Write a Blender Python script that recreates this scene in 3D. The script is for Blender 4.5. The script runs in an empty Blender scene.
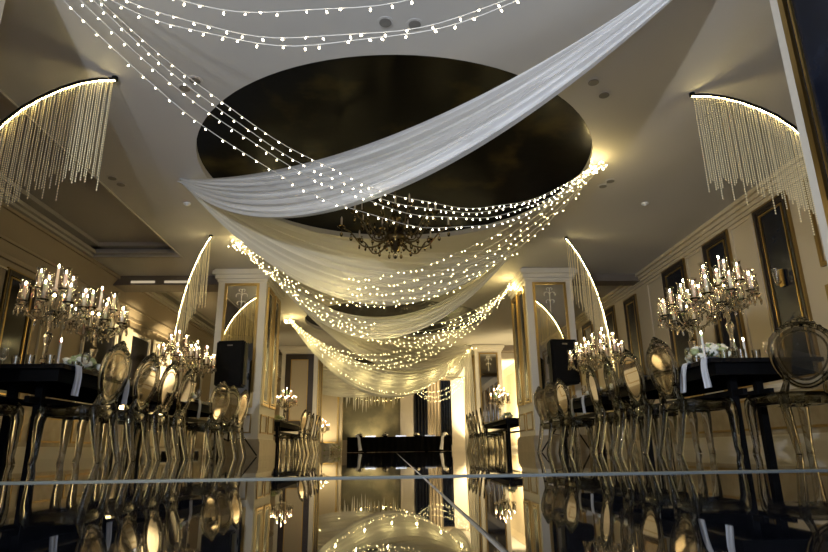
import bpy, bmesh, math, random
from mathutils import Vector, Matrix
random.seed(7)
PI = math.pi
SC = bpy.context.scene
COL = SC.collection

# ------------------------------------------------------------------ camera
CAM_H = 0.065
cam = bpy.data.cameras.new('camera')
cam.sensor_width = 36.0
cam.lens = 594.0 * 36.0 / 828.0
cam.clip_start = 0.01
cam.clip_end = 200
camo = bpy.data.objects.new('camera', cam)
COL.objects.link(camo)
Mx = (Matrix.Rotation(math.radians(-2.1), 4, 'Z') @ Matrix.Rotation(math.radians(90 + 16.35), 4, 'X')
      @ Matrix.Rotation(math.radians(-0.8), 4, 'Z'))
camo.matrix_world = Matrix.Translation((0, 0, CAM_H)) @ Mx
SC.camera = camo

# ------------------------------------------------------------------ world, big lights, exposure
SC.view_settings.view_transform = 'Standard'
SC.view_settings.look = 'None'
SC.view_settings.gamma = 1.0
SC.view_settings.use_curve_mapping = False
SC.view_settings.exposure = 0.12
w = bpy.data.worlds.new('world')
SC.world = w
w.use_nodes = True
w.node_tree.nodes['Background'].inputs[0].default_value = (0.55, 0.68, 1.0, 1)
w.node_tree.nodes['Background'].inputs[1].default_value = 0.25

def area(name, loc, rot, sx, sy, energy, col):
    l = bpy.data.lights.new(name, 'AREA')
    l.shape = 'RECTANGLE'; l.size = sx; l.size_y = sy; l.energy = energy; l.color = col
    o = bpy.data.objects.new(name, l); COL.objects.link(o)
    o.location = loc; o.rotation_euler = rot
    return o
def point(name, loc, energy, col, r=0.04):
    l = bpy.data.lights.new(name, 'POINT')
    l.energy = energy; l.color = col; l.shadow_soft_size = r
    o = bpy.data.objects.new(name, l); COL.objects.link(o); o.location = loc
    return o
def spot(name, loc, target, energy, col, ang, blend=0.6, r=0.05):
    l = bpy.data.lights.new(name, 'SPOT')
    l.energy = energy; l.color = col; l.spot_size = math.radians(ang); l.spot_blend = blend; l.shadow_soft_size = r
    o = bpy.data.objects.new(name, l); COL.objects.link(o); o.location = loc
    d = Vector(target) - Vector(loc)
    o.rotation_euler = d.to_track_quat('-Z', 'Y').to_euler()
    return o
WARM = (1.0, 0.76, 0.30)
WARM2 = (1.0, 0.78, 0.42)
COOL = (0.80, 0.88, 1.0)
# assumed daylight through the three assumed windows of the end wall behind the camera
ASSUMED_SPOTS = ((-1.7, -1.6, 1.15, .8, 5.2, 3.3, 1150, 84), (0.9, -1.8, .55, 0.0, 6.5, .8, 150, 100))  # assumed cool and blue spotlights behind the camera, never in view
for (sx, sy, sz, tx, ty, tz, en, an) in ASSUMED_SPOTS:
    d = (Vector((tx, ty, tz))-Vector((sx, sy, sz))).normalized()
    spot('stage_beam', tuple(Vector((sx, sy, sz))+d*.10), (tx, ty, tz), en, (.84, .90, 1.0) if sz > 1 else (.35, .52, 1.0), an, .7, .06)
for k, x in enumerate((-3.4, 0.0, 3.4)):
    area('window_daylight', (x, -7.25, 1.75), (math.radians(90), 0, 0), 1.9, 2.7, 60, COOL)

# ------------------------------------------------------------------ materials
MATS = {}
def mat(name, col=(.8, .8, .8), rough=.5, metal=0.0, noise=None, bump=None, **kw):
    m = bpy.data.materials.new(name); m.use_nodes = True
    nt = m.node_tree; b = nt.nodes['Principled BSDF']
    b.inputs['Base Color'].default_value = (*col, 1)
    b.inputs['Roughness'].default_value = rough
    b.inputs['Metallic'].default_value = metal
    for k, v in kw.items():
        b.inputs[k.replace('_', ' ')].default_value = v
    tc = None
    if noise or bump:
        tc = nt.nodes.new('ShaderNodeTexCoord')
    if noise:
        scale, col2, lo, hi = noise
        n = nt.nodes.new('ShaderNodeTexNoise'); n.inputs['Scale'].default_value = scale
        n.inputs['Detail'].default_value = 5
        r = nt.nodes.new('ShaderNodeValToRGB')
        r.color_ramp.elements[0].position = lo; r.color_ramp.elements[0].color = (*col, 1)
        r.color_ramp.elements[1].position = hi; r.color_ramp.elements[1].color = (*col2, 1)
        nt.links.new(tc.outputs['Object'], n.inputs['Vector'])
        nt.links.new(n.outputs['Fac'], r.inputs['Fac'])
        nt.links.new(r.outputs['Color'], b.inputs['Base Color'])
    if bump:
        scale, st = bump
        n = nt.nodes.new('ShaderNodeTexNoise'); n.inputs['Scale'].default_value = scale
        bp = nt.nodes.new('ShaderNodeBump'); bp.inputs['Strength'].default_value = st
        bp.inputs['Distance'].default_value = 0.01
        nt.links.new(tc.outputs['Object'], n.inputs['Vector'])
        nt.links.new(n.outputs['Fac'], bp.inputs['Height'])
        nt.links.new(bp.outputs['Normal'], b.inputs['Normal'])
    MATS[name] = m
    return m
def emis(name, col, strength):
    m = bpy.data.materials.new(name); m.use_nodes = True
    nt = m.node_tree; nt.nodes.clear()
    e = nt.nodes.new('ShaderNodeEmission'); o = nt.nodes.new('ShaderNodeOutputMaterial')
    e.inputs[0].default_value = (*col, 1); e.inputs[1].default_value = strength
    nt.links.new(e.outputs[0], o.inputs[0])
    MATS[name] = m
    return m
def glass(name, col, rough=0.0, ior=1.45):
    m = bpy.data.materials.new(name); m.use_nodes = True
    nt = m.node_tree; nt.nodes.clear()
    g = nt.nodes.new('ShaderNodeBsdfGlass'); o = nt.nodes.new('ShaderNodeOutputMaterial')
    g.inputs['Color'].default_value = (*col, 1); g.inputs['Roughness'].default_value = rough
    g.inputs['IOR'].default_value = ior
    nt.links.new(g.outputs[0], o.inputs[0])
    MATS[name] = m
    return m
def thin_glass(name, tint, gloss=0.14, rough=0.03):
    """thin clear sheet: tinted see-through with a fresnel sheen"""
    m = bpy.data.materials.new(name); m.use_nodes = True
    nt = m.node_tree; nt.nodes.clear()
    t = nt.nodes.new('ShaderNodeBsdfTransparent'); t.inputs[0].default_value = (*tint, 1)
    g = nt.nodes.new('ShaderNodeBsdfGlossy'); g.inputs[0].default_value = (1, .97, .92, 1); g.inputs['Roughness'].default_value = rough
    lw = nt.nodes.new('ShaderNodeLayerWeight'); lw.inputs[0].default_value = 0.35
    ma = nt.nodes.new('ShaderNodeMath'); ma.operation = 'MULTIPLY_ADD'
    ma.inputs[1].default_value = 0.75; ma.inputs[2].default_value = gloss
    nt.links.new(lw.outputs['Fresnel'], ma.inputs[0])
    mx = nt.nodes.new('ShaderNodeMixShader'); o = nt.nodes.new('ShaderNodeOutputMaterial')
    nt.links.new(ma.outputs[0], mx.inputs[0]); nt.links.new(t.outputs[0], mx.inputs[1]); nt.links.new(g.outputs[0], mx.inputs[2])
    nt.links.new(mx.outputs[0], o.inputs[0])
    MATS[name] = m
    return m
def sheer(name, col, see=0.22):
    m = bpy.data.materials.new(name); m.use_nodes = True
    nt = m.node_tree; nt.nodes.clear()
    d = nt.nodes.new('ShaderNodeBsdfDiffuse'); d.inputs[0].default_value = (*col, 1)
    t = nt.nodes.new('ShaderNodeBsdfTranslucent'); t.inputs[0].default_value = (*col, 1)
    tr = nt.nodes.new('ShaderNodeBsdfTransparent')
    m1 = nt.nodes.new('ShaderNodeMixShader'); m1.inputs[0].default_value = 0.35
    m2 = nt.nodes.new('ShaderNodeMixShader'); m2.inputs[0].default_value = see
    o = nt.nodes.new('ShaderNodeOutputMaterial')
    nt.links.new(d.outputs[0], m1.inputs[1]); nt.links.new(t.outputs[0], m1.inputs[2])
    nt.links.new(m1.outputs[0], m2.inputs[1]); nt.links.new(tr.outputs[0], m2.inputs[2])
    nt.links.new(m2.outputs[0], o.inputs[0])
    MATS[name] = m
    return m

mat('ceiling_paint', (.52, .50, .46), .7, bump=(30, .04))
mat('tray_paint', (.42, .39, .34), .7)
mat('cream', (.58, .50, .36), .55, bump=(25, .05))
mat('taupe', (.33, .27, .19), .6, bump=(25, .05))  # wall cream darkened, so the dimness of the left side is in the colour
mat('cream_white', (.66, .62, .54), .45)
mat('stone', (.34, .28, .19), .35, noise=(6, (.42, .36, .26), .35, .7))
mat('gold', (.55, .38, .14), .32, 1.0)
mat('old_gold', (.34, .24, .10), .38, 1.0)
mat('navy', (.005, .007, .014), .2, noise=(5, (.012, .016, .030), .4, .75), Specular_IOR_Level=.25)
mat('brown_dark', (.03, .02, .014), .4)
mat('beige', (.42, .36, .27), .6)
mat('mirror', (.86, .84, .78), .02, 1.0)
mat('dome', (.0015, .0014, .001), .3, noise=(1.4, (.07, .05, .012), .56, .85), bump=(3, .3), Specular_IOR_Level=.05)
mat('beam_dark', (.16, .13, .10), .6)
mat('black', (.003, .003, .0033), .6, Specular_IOR_Level=.12)
mat('black_gloss', (.006, .006, .007), .08)
mat('black_cloth', (.002, .002, .002), .9, Specular_IOR_Level=.05)
mat('grille', (.003, .003, .0035), .7, bump=(300, .4), Specular_IOR_Level=.15)
mat('floor_tile', (.010, .011, .014), .02, noise=(2.5, (.022, .023, .028), .4, .7), bump=(2.0, .006))
mat('grout', (.50, .50, .50), .5)
mat('edge_metal', (.15, .15, .11), .5, .1)
mat('cord', (.55, .52, .45), .5)
mat('napkin', (.75, .77, .82), .8)
mat('wax', (.85, .78, .66), .5, Subsurface_Weight=.2)
mat('bronze', (.16, .12, .06), .28, .9)
mat('bead', (.92, .80, .50), .22, 0.0)
mat('leaf', (.05, .09, .03), .5, noise=(30, (.10, .15, .05), .4, .6))
mat('petal', (.80, .80, .70), .6)
mat('petal_green', (.42, .47, .22), .6)
mat('ivory', (.70, .63, .50), .6)
mat('mural', (.20, .19, .12), .6, noise=(1.3, (.34, .31, .19), .42, .62))
mat('steel', (.55, .55, .55), .25, 1.0)
mat('white_plastic', (.7, .7, .68), .4)
mat('dark_lens', (.17, .16, .14), .3)
mat('dark_glass', (.005, .005, .007), .12, Specular_IOR_Level=.25)
mat('curtain_pale', (.70, .63, .50), .8)
mat('frost', (.70, .66, .55), .35)
sheer('sheer_white', (.90, .90, .90), .08)
sheer('sheer_far', (.84, .82, .74), .10)
glass('smoke_plastic', (.80, .80, .77), .012, 1.45)
thin_glass('smoke_panel', (.84, .83, .80), .09, .03)
glass('crystal', (.97, .95, .90), 0.0, 1.5)
glass('smoke_crystal', (.75, .68, .55), .03, 1.5)
thin_glass('clear_glass', (.93, .92, .88), .17)
thin_glass('pane_glass', (.9, .93, .97), .08)
emis('bulb', (1.0, .78, .36), 40)
emis('bulb_near', (1.0, .88, .62), 22)
emis('led', (1.0, .82, .40), 36)
emis('flame', (1.0, .74, .42), 90)
emis('vent_light', (1.0, .82, .55), .45)

# ------------------------------------------------------------------ mesh helpers
class MB:
    def __init__(s): s.v = []; s.f = []
    def quad(s, a, b, c, d):
        i = len(s.v); s.v += [tuple(a), tuple(b), tuple(c), tuple(d)]; s.f.append((i, i+1, i+2, i+3)); return s
    def box(s, x0, x1, y0, y1, z0, z1):
        i = len(s.v)
        s.v += [(x0,y0,z0),(x1,y0,z0),(x1,y1,z0),(x0,y1,z0),(x0,y0,z1),(x1,y0,z1),(x1,y1,z1),(x0,y1,z1)]
        s.f += [tuple(i+k for k in q) for q in ((3,2,1,0),(4,5,6,7),(0,1,5,4),(1,2,6,5),(2,3,7,6),(3,0,4,7))]
        return s
    def tube(s, pts, rad, n=8, closed=False, flat=1.0):
        pts = [Vector(p) for p in pts]; N = len(pts)
        if not isinstance(rad, (list, tuple)): rad = [rad]*N
        base = len(s.v); prev = None
        for k, p in enumerate(pts):
            a = pts[(k-1) % N] if (closed or k > 0) else p
            b = pts[(k+1) % N] if (closed or k < N-1) else p
            t = (b-a)
            t = t.normalized() if t.length > 1e-9 else Vector((0,0,1))
            if prev is None:
                up = Vector((0,0,1)) if abs(t.z) < .9 else Vector((0,1,0))
                e1 = t.cross(up).normalized()
            else:
                e1 = prev - t*prev.dot(t)
                e1 = e1.normalized() if e1.length > 1e-6 else t.orthogonal().normalized()
            prev = e1; e2 = t.cross(e1)
            for j in range(n):
                th = 2*PI*j/n
                s.v.append(tuple(p + (e1*math.cos(th)*flat + e2*math.sin(th))*rad[k]))
        seg = N if closed else N-1
        for k in range(seg):
            for j in range(n):
                a = base + k*n + j; b = base + k*n + (j+1) % n
                c = base + ((k+1) % N)*n + (j+1) % n; d = base + ((k+1) % N)*n + j
                s.f.append((a, b, c, d))
        if not closed:
            s.f.append(tuple(base + j for j in reversed(range(n))))
            s.f.append(tuple(base + (N-1)*n + j for j in range(n)))
        return s
    def lathe(s, prof, n=16, c=(0,0,0), caps=True):
        base = len(s.v); N = len(prof)
        for r, z in prof:
            for j in range(n):
                th = 2*PI*j/n
                s.v.append((c[0]+r*math.cos(th), c[1]+r*math.sin(th), c[2]+z))
        for k in range(N-1):
            for j in range(n):
                a = base+k*n+j; b = base+k*n+(j+1)%n
                s.f.append((a, b, b+n, a+n))
        if caps:
            s.f.append(tuple(base+j for j in reversed(range(n))))
            s.f.append(tuple(base+(N-1)*n+j for j in range(n)))
        return s
    def blob(s, c, rx, ry, rz, nu=6, nv=4):
        base = len(s.v)
        s.v.append((c[0], c[1], c[2]-rz))
        for i in range(1, nv):
            ph = -PI/2 + PI*i/nv
            for j in range(nu):
                th = 2*PI*j/nu
                s.v.append((c[0]+rx*math.cos(ph)*math.cos(th), c[1]+ry*math.cos(ph)*math.sin(th), c[2]+rz*math.sin(ph)))
        s.v.append((c[0], c[1], c[2]+rz)); top = len(s.v)-1
        for j in range(nu):
            s.f.append((base, base+1+(j+1)%nu, base+1+j))
            for i in range(nv-2):
                a = base+1+i*nu+j; b = base+1+i*nu+(j+1)%nu
                s.f.append((a, b, b+nu, a+nu))
            l = base+1+(nv-2)*nu
            s.f.append((l+j, l+(j+1)%nu, top))
        return s
    def prism(s, poly, z0, z1):
        base = len(s.v); n = len(poly)
        s.v += [(p[0], p[1], z0) for p in poly] + [(p[0], p[1], z1) for p in poly]
        s.f.append(tuple(base+i for i in reversed(range(n)))); s.f.append(tuple(base+n+i for i in range(n)))
        for i in range(n):
            s.f.append((base+i, base+(i+1)%n, base+n+(i+1)%n, base+n+i))
        return s
    def xf(s, M):
        s.v = [tuple(M @ Vector(p)) for p in s.v]; return s
    def mesh(s, name, smooth=None):
        m = bpy.data.meshes.new(name); m.from_pydata(s.v, [], s.f); m.update()
        if smooth is not None:
            m.polygons.foreach_set('use_smooth', [True]*len(m.polygons))
            try: m.set_sharp_from_angle(angle=math.radians(smooth))
            except Exception: pass
        return m
def obj(name, mb, m, parent=None, loc=(0,0,0), rotz=0, smooth=None):
    me = mb if isinstance(mb, bpy.types.Mesh) else mb.mesh(name, smooth)
    if m is not None and len(me.materials) == 0: me.materials.append(MATS[m])
    o = bpy.data.objects.new(name, me); COL.objects.link(o)
    o.parent = parent; o.location = loc; o.rotation_euler = (0, 0, rotz)
    return o
def tag(o, label, cat, group=None):
    o['label'] = label; o['category'] = cat
    if group: o['group'] = group
    return o
def struct(name, mb, m, label=None, smooth=None):
    o = obj(name, mb, m, smooth=smooth); o['kind'] = 'structure'
    return o
def thing(name, label, cat, loc=(0,0,0), rotz=0, group=None):
    o = bpy.data.objects.new(name, None); COL.objects.link(o)
    o.empty_display_size = .05
    o.location = loc; o.rotation_euler = (0, 0, rotz)
    return tag(o, label, cat, group)
def dup(src, loc, rotz, label=None, group=None):
    def cp(o, par):
        c = o.copy(); COL.objects.link(c); c.parent = par
        for ch in kids.get(o, ()): cp(ch, c)
        return c
    kids = {}
    for o in src.children_recursive: kids.setdefault(o.parent, []).append(o)
    r = cp(src, None); r.location = loc; r.rotation_euler = (0, 0, rotz)
    if label: r['label'] = label
    if group: r['group'] = group
    elif 'group' in r and label: pass
    return r
def frame_ring(mb, axis, plane, a0, a1, z0, z1, wd, dep, sgn):
    """rectangular moulding standing proud of a wall; axis 'x': wall plane x=plane, runs along y; axis 'y': wall plane y=plane, runs along x"""
    for (p0, p1, q0, q1) in ((a0, a1, z0, z0+wd), (a0, a1, z1-wd, z1), (a0, a0+wd, z0+wd, z1-wd), (a1-wd, a1, z0+wd, z1-wd)):
        d0, d1 = sorted((plane, plane + sgn*dep))
        if axis == 'x': mb.box(d0, d1, p0, p1, q0, q1)
        else: mb.box(p0, p1, d0, d1, q0, q1)
    return mb

# ------------------------------------------------------------------ room shell
CZ = 3.7
XL, XR = -6.2, 5.45
YN, YB = -7.0, 31.0
fl = struct('floor', MB().box(XL-.2, XR+.2, YN-.2, YB+.2, -.12, -.0012), 'grout')
TS = 1.2
tile_mesh = None
nx0 = -5; ny0 = -2
xs = []
x = 0.073
while x > XL: x -= TS
EDGE = 1.58
g = .0028
ylines = [EDGE - TS*k for k in range(7, -1, -1)] + [EDGE + .03 + TS*k for k in range(1, 26)]
tmesh = {}
def tile(x0, x1, y0, y1):
    k = (round(x1-x0, 3), round(y1-y0, 3))
    if k not in tmesh:
        mb = MB(); b = .0015
        mb.box(g, k[0]-g, g, k[1]-g, -.01, 0)
        me = mb.mesh('tile'); me.materials.append(MATS['floor_tile']); tmesh[k] = me
    obj('tile', tmesh[k], None, fl, (x0, y0, 0))
xl = [XL]
xx = x + TS
while xx < XR: xl.append(xx); xx += TS
xl.append(XR)
ys = [YN] + [y for y in ylines if y > YN and y < 24] + [YB]
ys = sorted(ys + [EDGE + .03])
for i in range(len(xl)-1):
    for j in range(len(ys)-1):
        if abs(ys[j]-EDGE) < 1e-6: continue
        tile(xl[i], xl[i+1], ys[j], ys[j+1])
struct('trim_1', MB().box(XL, XR, EDGE-.004, EDGE+.034, -.004, .0035), 'edge_metal')

# ceiling with three round recesses
DOMES = [(0.05, 7.46, 2.6), (0.05, 17.1, 2.6), (0.05, 26.3, 2.5)]
XC0 = -4.05
mb = MB()
bays = [(2.5, 12.6, DOMES[0]), (12.6, 21.7, DOMES[1]), (21.7, YB, DOMES[2])]
mb.box(XC0, XR, YN, 2.5, CZ, CZ+.02)
for y0, y1, (cx, cy, r) in bays:
    angs = [2*PI*k/96 for k in range(96)]
    for (px, py) in ((XC0, y0), (XR, y0), (XR, y1), (XC0, y1)):
        angs.append(math.atan2(py-cy, px-cx) % (2*PI))
    angs = sorted(set(angs))
    def edge(a):
        dx, dy = math.cos(a), math.sin(a); t = 1e9
        if dx > 1e-9: t = min(t, (XR-cx)/dx)
        if dx < -1e-9: t = min(t, (XC0-cx)/dx)
        if dy > 1e-9: t = min(t, (y1-cy)/dy)
        if dy < -1e-9: t = min(t, (y0-cy)/dy)
        return (cx+dx*t, cy+dy*t, CZ)
    n = len(angs)
    for k in range(n):
        a, b = angs[k], angs[(k+1) % n]
        mb.quad((cx+r*math.cos(a), cy+r*math.sin(a), CZ), edge(a), edge(b), (cx+r*math.cos(b), cy+r*math.sin(b), CZ))
        # rim wall of the recess
        mb.quad((cx+r*math.cos(a), cy+r*math.sin(a), CZ), (cx+r*math.cos(b), cy+r*math.sin(b), CZ),
                (cx+r*math.cos(b), cy+r*math.sin(b), CZ+.09), (cx+r*math.cos(a), cy+r*math.sin(a), CZ+.09))
# strip beside the left wall: flat fields between two trays
TRAYS = [(3.2, 11.0), (13.2, 19.4), (22.0, 29.5)]
XT0, XT1 = -5.75, XC0
prev = YN
for (ty0, ty1) in TRAYS:
    mb.box(XL, XC0, prev, ty0, CZ, CZ+.02); prev = ty1
mb.box(XL, XC0, prev, YB, CZ, CZ+.02)
for (ty0, ty1) in TRAYS:
    mb.box(XL, XT0, ty0, ty1, CZ, CZ+.02)
ceil = struct('ceiling', mb, 'ceiling_paint')
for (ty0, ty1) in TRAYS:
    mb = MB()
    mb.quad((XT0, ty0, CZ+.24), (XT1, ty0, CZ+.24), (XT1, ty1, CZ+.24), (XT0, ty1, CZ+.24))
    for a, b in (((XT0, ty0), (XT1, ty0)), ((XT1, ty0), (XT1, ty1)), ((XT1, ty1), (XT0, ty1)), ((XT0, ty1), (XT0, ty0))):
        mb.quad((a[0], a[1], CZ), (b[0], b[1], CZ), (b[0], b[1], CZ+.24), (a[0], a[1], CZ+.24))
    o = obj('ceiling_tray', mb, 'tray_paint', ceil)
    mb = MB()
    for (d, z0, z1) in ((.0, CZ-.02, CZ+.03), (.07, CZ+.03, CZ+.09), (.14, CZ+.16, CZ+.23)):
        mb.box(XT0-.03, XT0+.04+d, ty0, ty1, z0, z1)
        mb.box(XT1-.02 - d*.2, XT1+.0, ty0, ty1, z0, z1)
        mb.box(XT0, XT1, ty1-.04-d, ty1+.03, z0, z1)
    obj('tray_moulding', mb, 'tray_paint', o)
for (cx, cy, r) in DOMES:
    mb = MB()
    n = 72; prof = [(r+.015, CZ+.085), (r*.93, CZ+.10), (r*.7, CZ+.13), (r*.4, CZ+.15), (.02, CZ+.16)]
    mb.lathe(prof, n, (cx, cy, 0), caps=False)
    obj('dome_panel', mb, 'dome', ceil, smooth=40)
# cross beams from the pillars to the side walls
for k, (x0, x1, y0, y1, zb) in enumerate(((XL, -3.6, 12.3, 12.9, 3.50), (3.76, XR, 12.3, 12.7, 3.55), (XL, -3.9, 21.4, 22.0, 3.5), (3.9, XR, 21.4, 22.0, 3.5))):
    b = struct('trim_%d' % (k+2), MB().box(x0, x1, y0, y1, zb, CZ), 'beam_dark')
    if k == 0:
        for xv in (-5.3, -4.6):
            obj('vent_slot', MB().box(xv-.25, xv+.25, y0-.012, y0+.01, zb+.04, zb+.09), 'vent_light', b)

# walls
def wall(name, mbx, m): return struct(name, mbx, m)
wr = wall('wall_right', MB().box(XR, XR+.2, YN-.2, YB+.2, 0, CZ), 'cream')
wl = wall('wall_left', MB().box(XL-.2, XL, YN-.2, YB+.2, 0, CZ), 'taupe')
wb = wall('wall_back', MB().box(XL, XR, YB, YB+.2, 0, CZ), 'cream')
mb = MB()
xs_ = [XL, -4.4, -2.4, -1.0, 1.0, 2.4, 4.4, XR]
for i in range(7):
    if i % 2 == 0: mb.box(xs_[i], xs_[i+1], YN-.2, YN, 0, CZ)
    else: mb.box(xs_[i], xs_[i+1], YN-.2, YN, 0, .4); mb.box(xs_[i], xs_[i+1], YN-.2, YN, 3.1, CZ)
wn = wall('wall_near', mb, 'cream')
for k, x0 in enumerate((-4.4, -1.0, 2.4)):  # assumed windows in the end wall behind the camera
    wdo = struct('window_%d' % (k+1), frame_ring(MB(), 'y', YN-.12, x0, x0+2, .4, 3.1, .07, .08, 1).box(x0+.97, x0+1.03, YN-.12, YN-.06, .47, 3.03), 'cream_white')
    for q in (0, 1):
        obj('pane', MB().box(x0+.07+q*.96, x0+.97+q*.96, YN-.10, YN-.094, .47, 3.03), 'pane_glass', wdo)
# crown mouldings and baseboards
mb = MB()
for (o_, z0, z1) in ((.03, 3.46, 3.52), (.06, 3.52, 3.58), (.10, 3.58, 3.64), (.16, 3.64, 3.70)):
    mb.box(XR-o_, XR, YN, YB, z0, z1)
struct('trim_6', mb, 'cream')
mb = MB()
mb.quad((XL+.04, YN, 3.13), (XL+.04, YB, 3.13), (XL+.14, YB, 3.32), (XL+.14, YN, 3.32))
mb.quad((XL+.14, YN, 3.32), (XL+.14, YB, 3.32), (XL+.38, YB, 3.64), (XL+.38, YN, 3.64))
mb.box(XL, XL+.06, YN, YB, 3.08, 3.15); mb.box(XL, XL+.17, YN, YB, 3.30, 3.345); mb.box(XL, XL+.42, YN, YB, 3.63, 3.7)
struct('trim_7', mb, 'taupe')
struct('baseboard_right', MB().box(XR-.02, XR, YN, YB, 0, .18).box(XR-.03, XR, YN, YB, .18, .21), 'cream_white')
struct('baseboard_left', MB().box(XL, XL+.02, YN, YB, 0, .18).box(XL, XL+.03, YN, YB, .18, .21), 'cream_white')

def wall_panel(par, axis, plane, sgn, a0, a1, z0, z1, face, fm='old_gold', wd=.075):
    d = .03
    pl, ph = sorted((plane, plane+sgn*.012))
    mbp = MB().box(pl, ph, a0+.03, a1-.03, z0+.03, z1-.03) if axis == 'x' else MB().box(a0+.03, a1-.03, pl, ph, z0+.03, z1-.03)
    p = obj('wall_panel', mbp, face, par)
    m2 = frame_ring(MB(), axis, plane, a0, a1, z0, z1, wd*.55, .05, sgn)
    frame_ring(m2, axis, plane, a0+wd*.45, a1-wd*.45, z0+wd*.45, z1-wd*.45, wd*.55, .03, sgn)
    obj('panel_frame', m2, 'brown_dark' if fm == 'old_gold' else fm, p)
    if fm == 'old_gold':
        obj('inner_beading', frame_ring(MB(), axis, plane, a0+wd+.02, a1-wd-.02, z0+wd+.02, z1-wd-.02, .022, .034, sgn), 'gold', p)
        obj('outer_beading', frame_ring(MB(), axis, plane, a0-.03, a1+.03, z0-.03, z1+.03, .03, .04, sgn), 'old_gold', p)
    return p
# right wall: tall navy panels in gold frames and boiserie between
for (a0, a1) in ((7.42, 8.14), (8.92, 9.66), (10.42, 11.3)):
    wall_panel(wr, 'x', XR, -1, a0, a1, .95, 3.42, 'navy')
wall_panel(wr, 'x', XR, -1, 12.75, 13.4, 1.0, 3.34, 'navy')
wall_panel(wr, 'x', XR, -1, 14.1, 15.0, 2.35, 3.4, 'navy')
wall_panel(wr, 'x', XR, -1, 14.1, 15.0, .95, 2.2, 'navy')
for y0 in (15.8, 17.2, 18.6, 23.0, 24.6):
    wall_panel(wr, 'x', XR, -1, y0, y0+.8, .95, 3.4, 'navy')
for (y0, y1) in ((5.75, 7.0), (4.1, 5.35), (2.4, 3.7)):
    for (z0, z1) in ((2.22, 3.42), (.95, 1.98), (.3, .8)):
        p = obj('wall_panel', MB().box(XR-.015, XR, y0+.05, y1-.05, z0+.05, z1-.05), 'cream', wr)
        m2 = frame_ring(MB(), 'x', XR, y0, y1, z0, z1, .05, .05, -1); frame_ring(m2, 'x', XR, y0+.14, y1-.14, z0+.14, z1-.14, .025, .035, -1)
        obj('panel_frame', m2, 'old_gold', p)
for (y0, y1) in ((8.24, 8.82), (9.76, 10.32), (11.4, 12.1)):
    m2 = frame_ring(MB(), 'x', XR, y0, y1, .95, 3.42, .03, .02, -1)
    obj('panel_frame', m2, 'cream', wr)
obj('dado_rail', MB().box(XR-.05, XR, YN, YB, .84, .9).box(XR-.03, XR, YN, YB, .80, .84), 'cream_white', wr)
for (y0, y1) in ((7.35, 8.8), (8.95, 10.35), (10.5, 12.1)):
    obj('panel_frame', frame_ring(MB(), 'x', XR, y0, y1, .28, .74, .035, .03, -1), 'old_gold', wr)
obj('dado_panel', MB().box(XR-.008, XR, YN, YB, .21, .8), 'stone', wr)
obj('dado_panel', MB().box(XL, XL+.008, YN, YB, .21, .8), 'stone', wl)
# left wall: dark windows in gold frames
for (a0, a1) in ((9.35, 10.15), (7.6, 8.4), (5.8, 6.6)):
    wall_panel(wl, 'x', XL, 1, a0, a1, .9, 2.95, 'dark_glass')
for (a0, a1) in ((11.9, 13.35), (14.0, 15.15), (16.7, 17.6), (18.6, 19.5), (23, 24)):
    wall_panel(wl, 'x', XL, 1, a0, a1, .9, 2.85, 'dark_glass', 'cream_white')
for y0 in (10.45, 8.65):
    obj('panel_frame', frame_ring(MB(), 'x', XL, y0, y0+.7, .9, 2.95, .03, .03, 1), 'cream', wl)
for (y0, y1) in ((9.2, 10.4), (10.6, 11.8), (7.6, 9.0), (12.0, 13.3)):
    obj('panel_frame', frame_ring(MB(), 'x', XL, y0, y1, .28, .72, .035, .03, 1), 'old_gold', wl)
# back wall: mural, pilasters and dark curtains
obj('mural_panel', MB().box(-3.0, .32, YB-.03, YB, .6, 3.3), 'mural', wb)
for (x0, x1) in ((.34, 1.0), (2.95, 3.6)):
    obj('pilaster', MB().box(x0, x1, YB-.14, YB, 0, 3.6).box(x0-.05, x1+.05, YB-.18, YB, 0, .3), 'cream_white', wb)
def pleats(x0, x1, y, z0, z1, n, amp=.05):
    mb = MB(); N = n*8
    for k in range(N):
        xa = x0+(x1-x0)*k/N; xb = x0+(x1-x0)*(k+1)/N
        ya = y - amp*math.sin(2*PI*n*k/N); yb = y - amp*math.sin(2*PI*n*(k+1)/N)
        mb.quad((xa, ya, z0), (xb, yb, z0), (xb, yb, z1), (xa, ya, z1))
    return mb
for (x0, x1, m, lb) in ((1.05, 1.7, 'navy', 'dark curtain'), (1.72, 2.38, 'beige', 'tan'), (2.40, 2.93, 'navy', 'dark')):
    c = obj('wall_curtain', pleats(x0, x1, YB-.16, .02, 3.5, 4), m, smooth=60)
    tag(c, {'beige': 'tan pleated curtain hanging between two dark ones on the end wall'}.get(m, 'dark pleated curtain on the end wall beside the cream pilaster'), 'curtain', 'dark end wall curtains' if m == 'navy' else None)
gp = obj('gold_panel', MB().box(-3.75, -2.35, 28.0, 28.3, 0, 3.3), 'cream', None)
tag(gp, 'narrow cream pier with gilt frame beside the mural wall', 'pier')
obj('gilt_frame', frame_ring(MB(), 'y', 28.0, -3.6, -2.5, .4, 3.1, .09, .04, -1), 'gold', gp)

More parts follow.
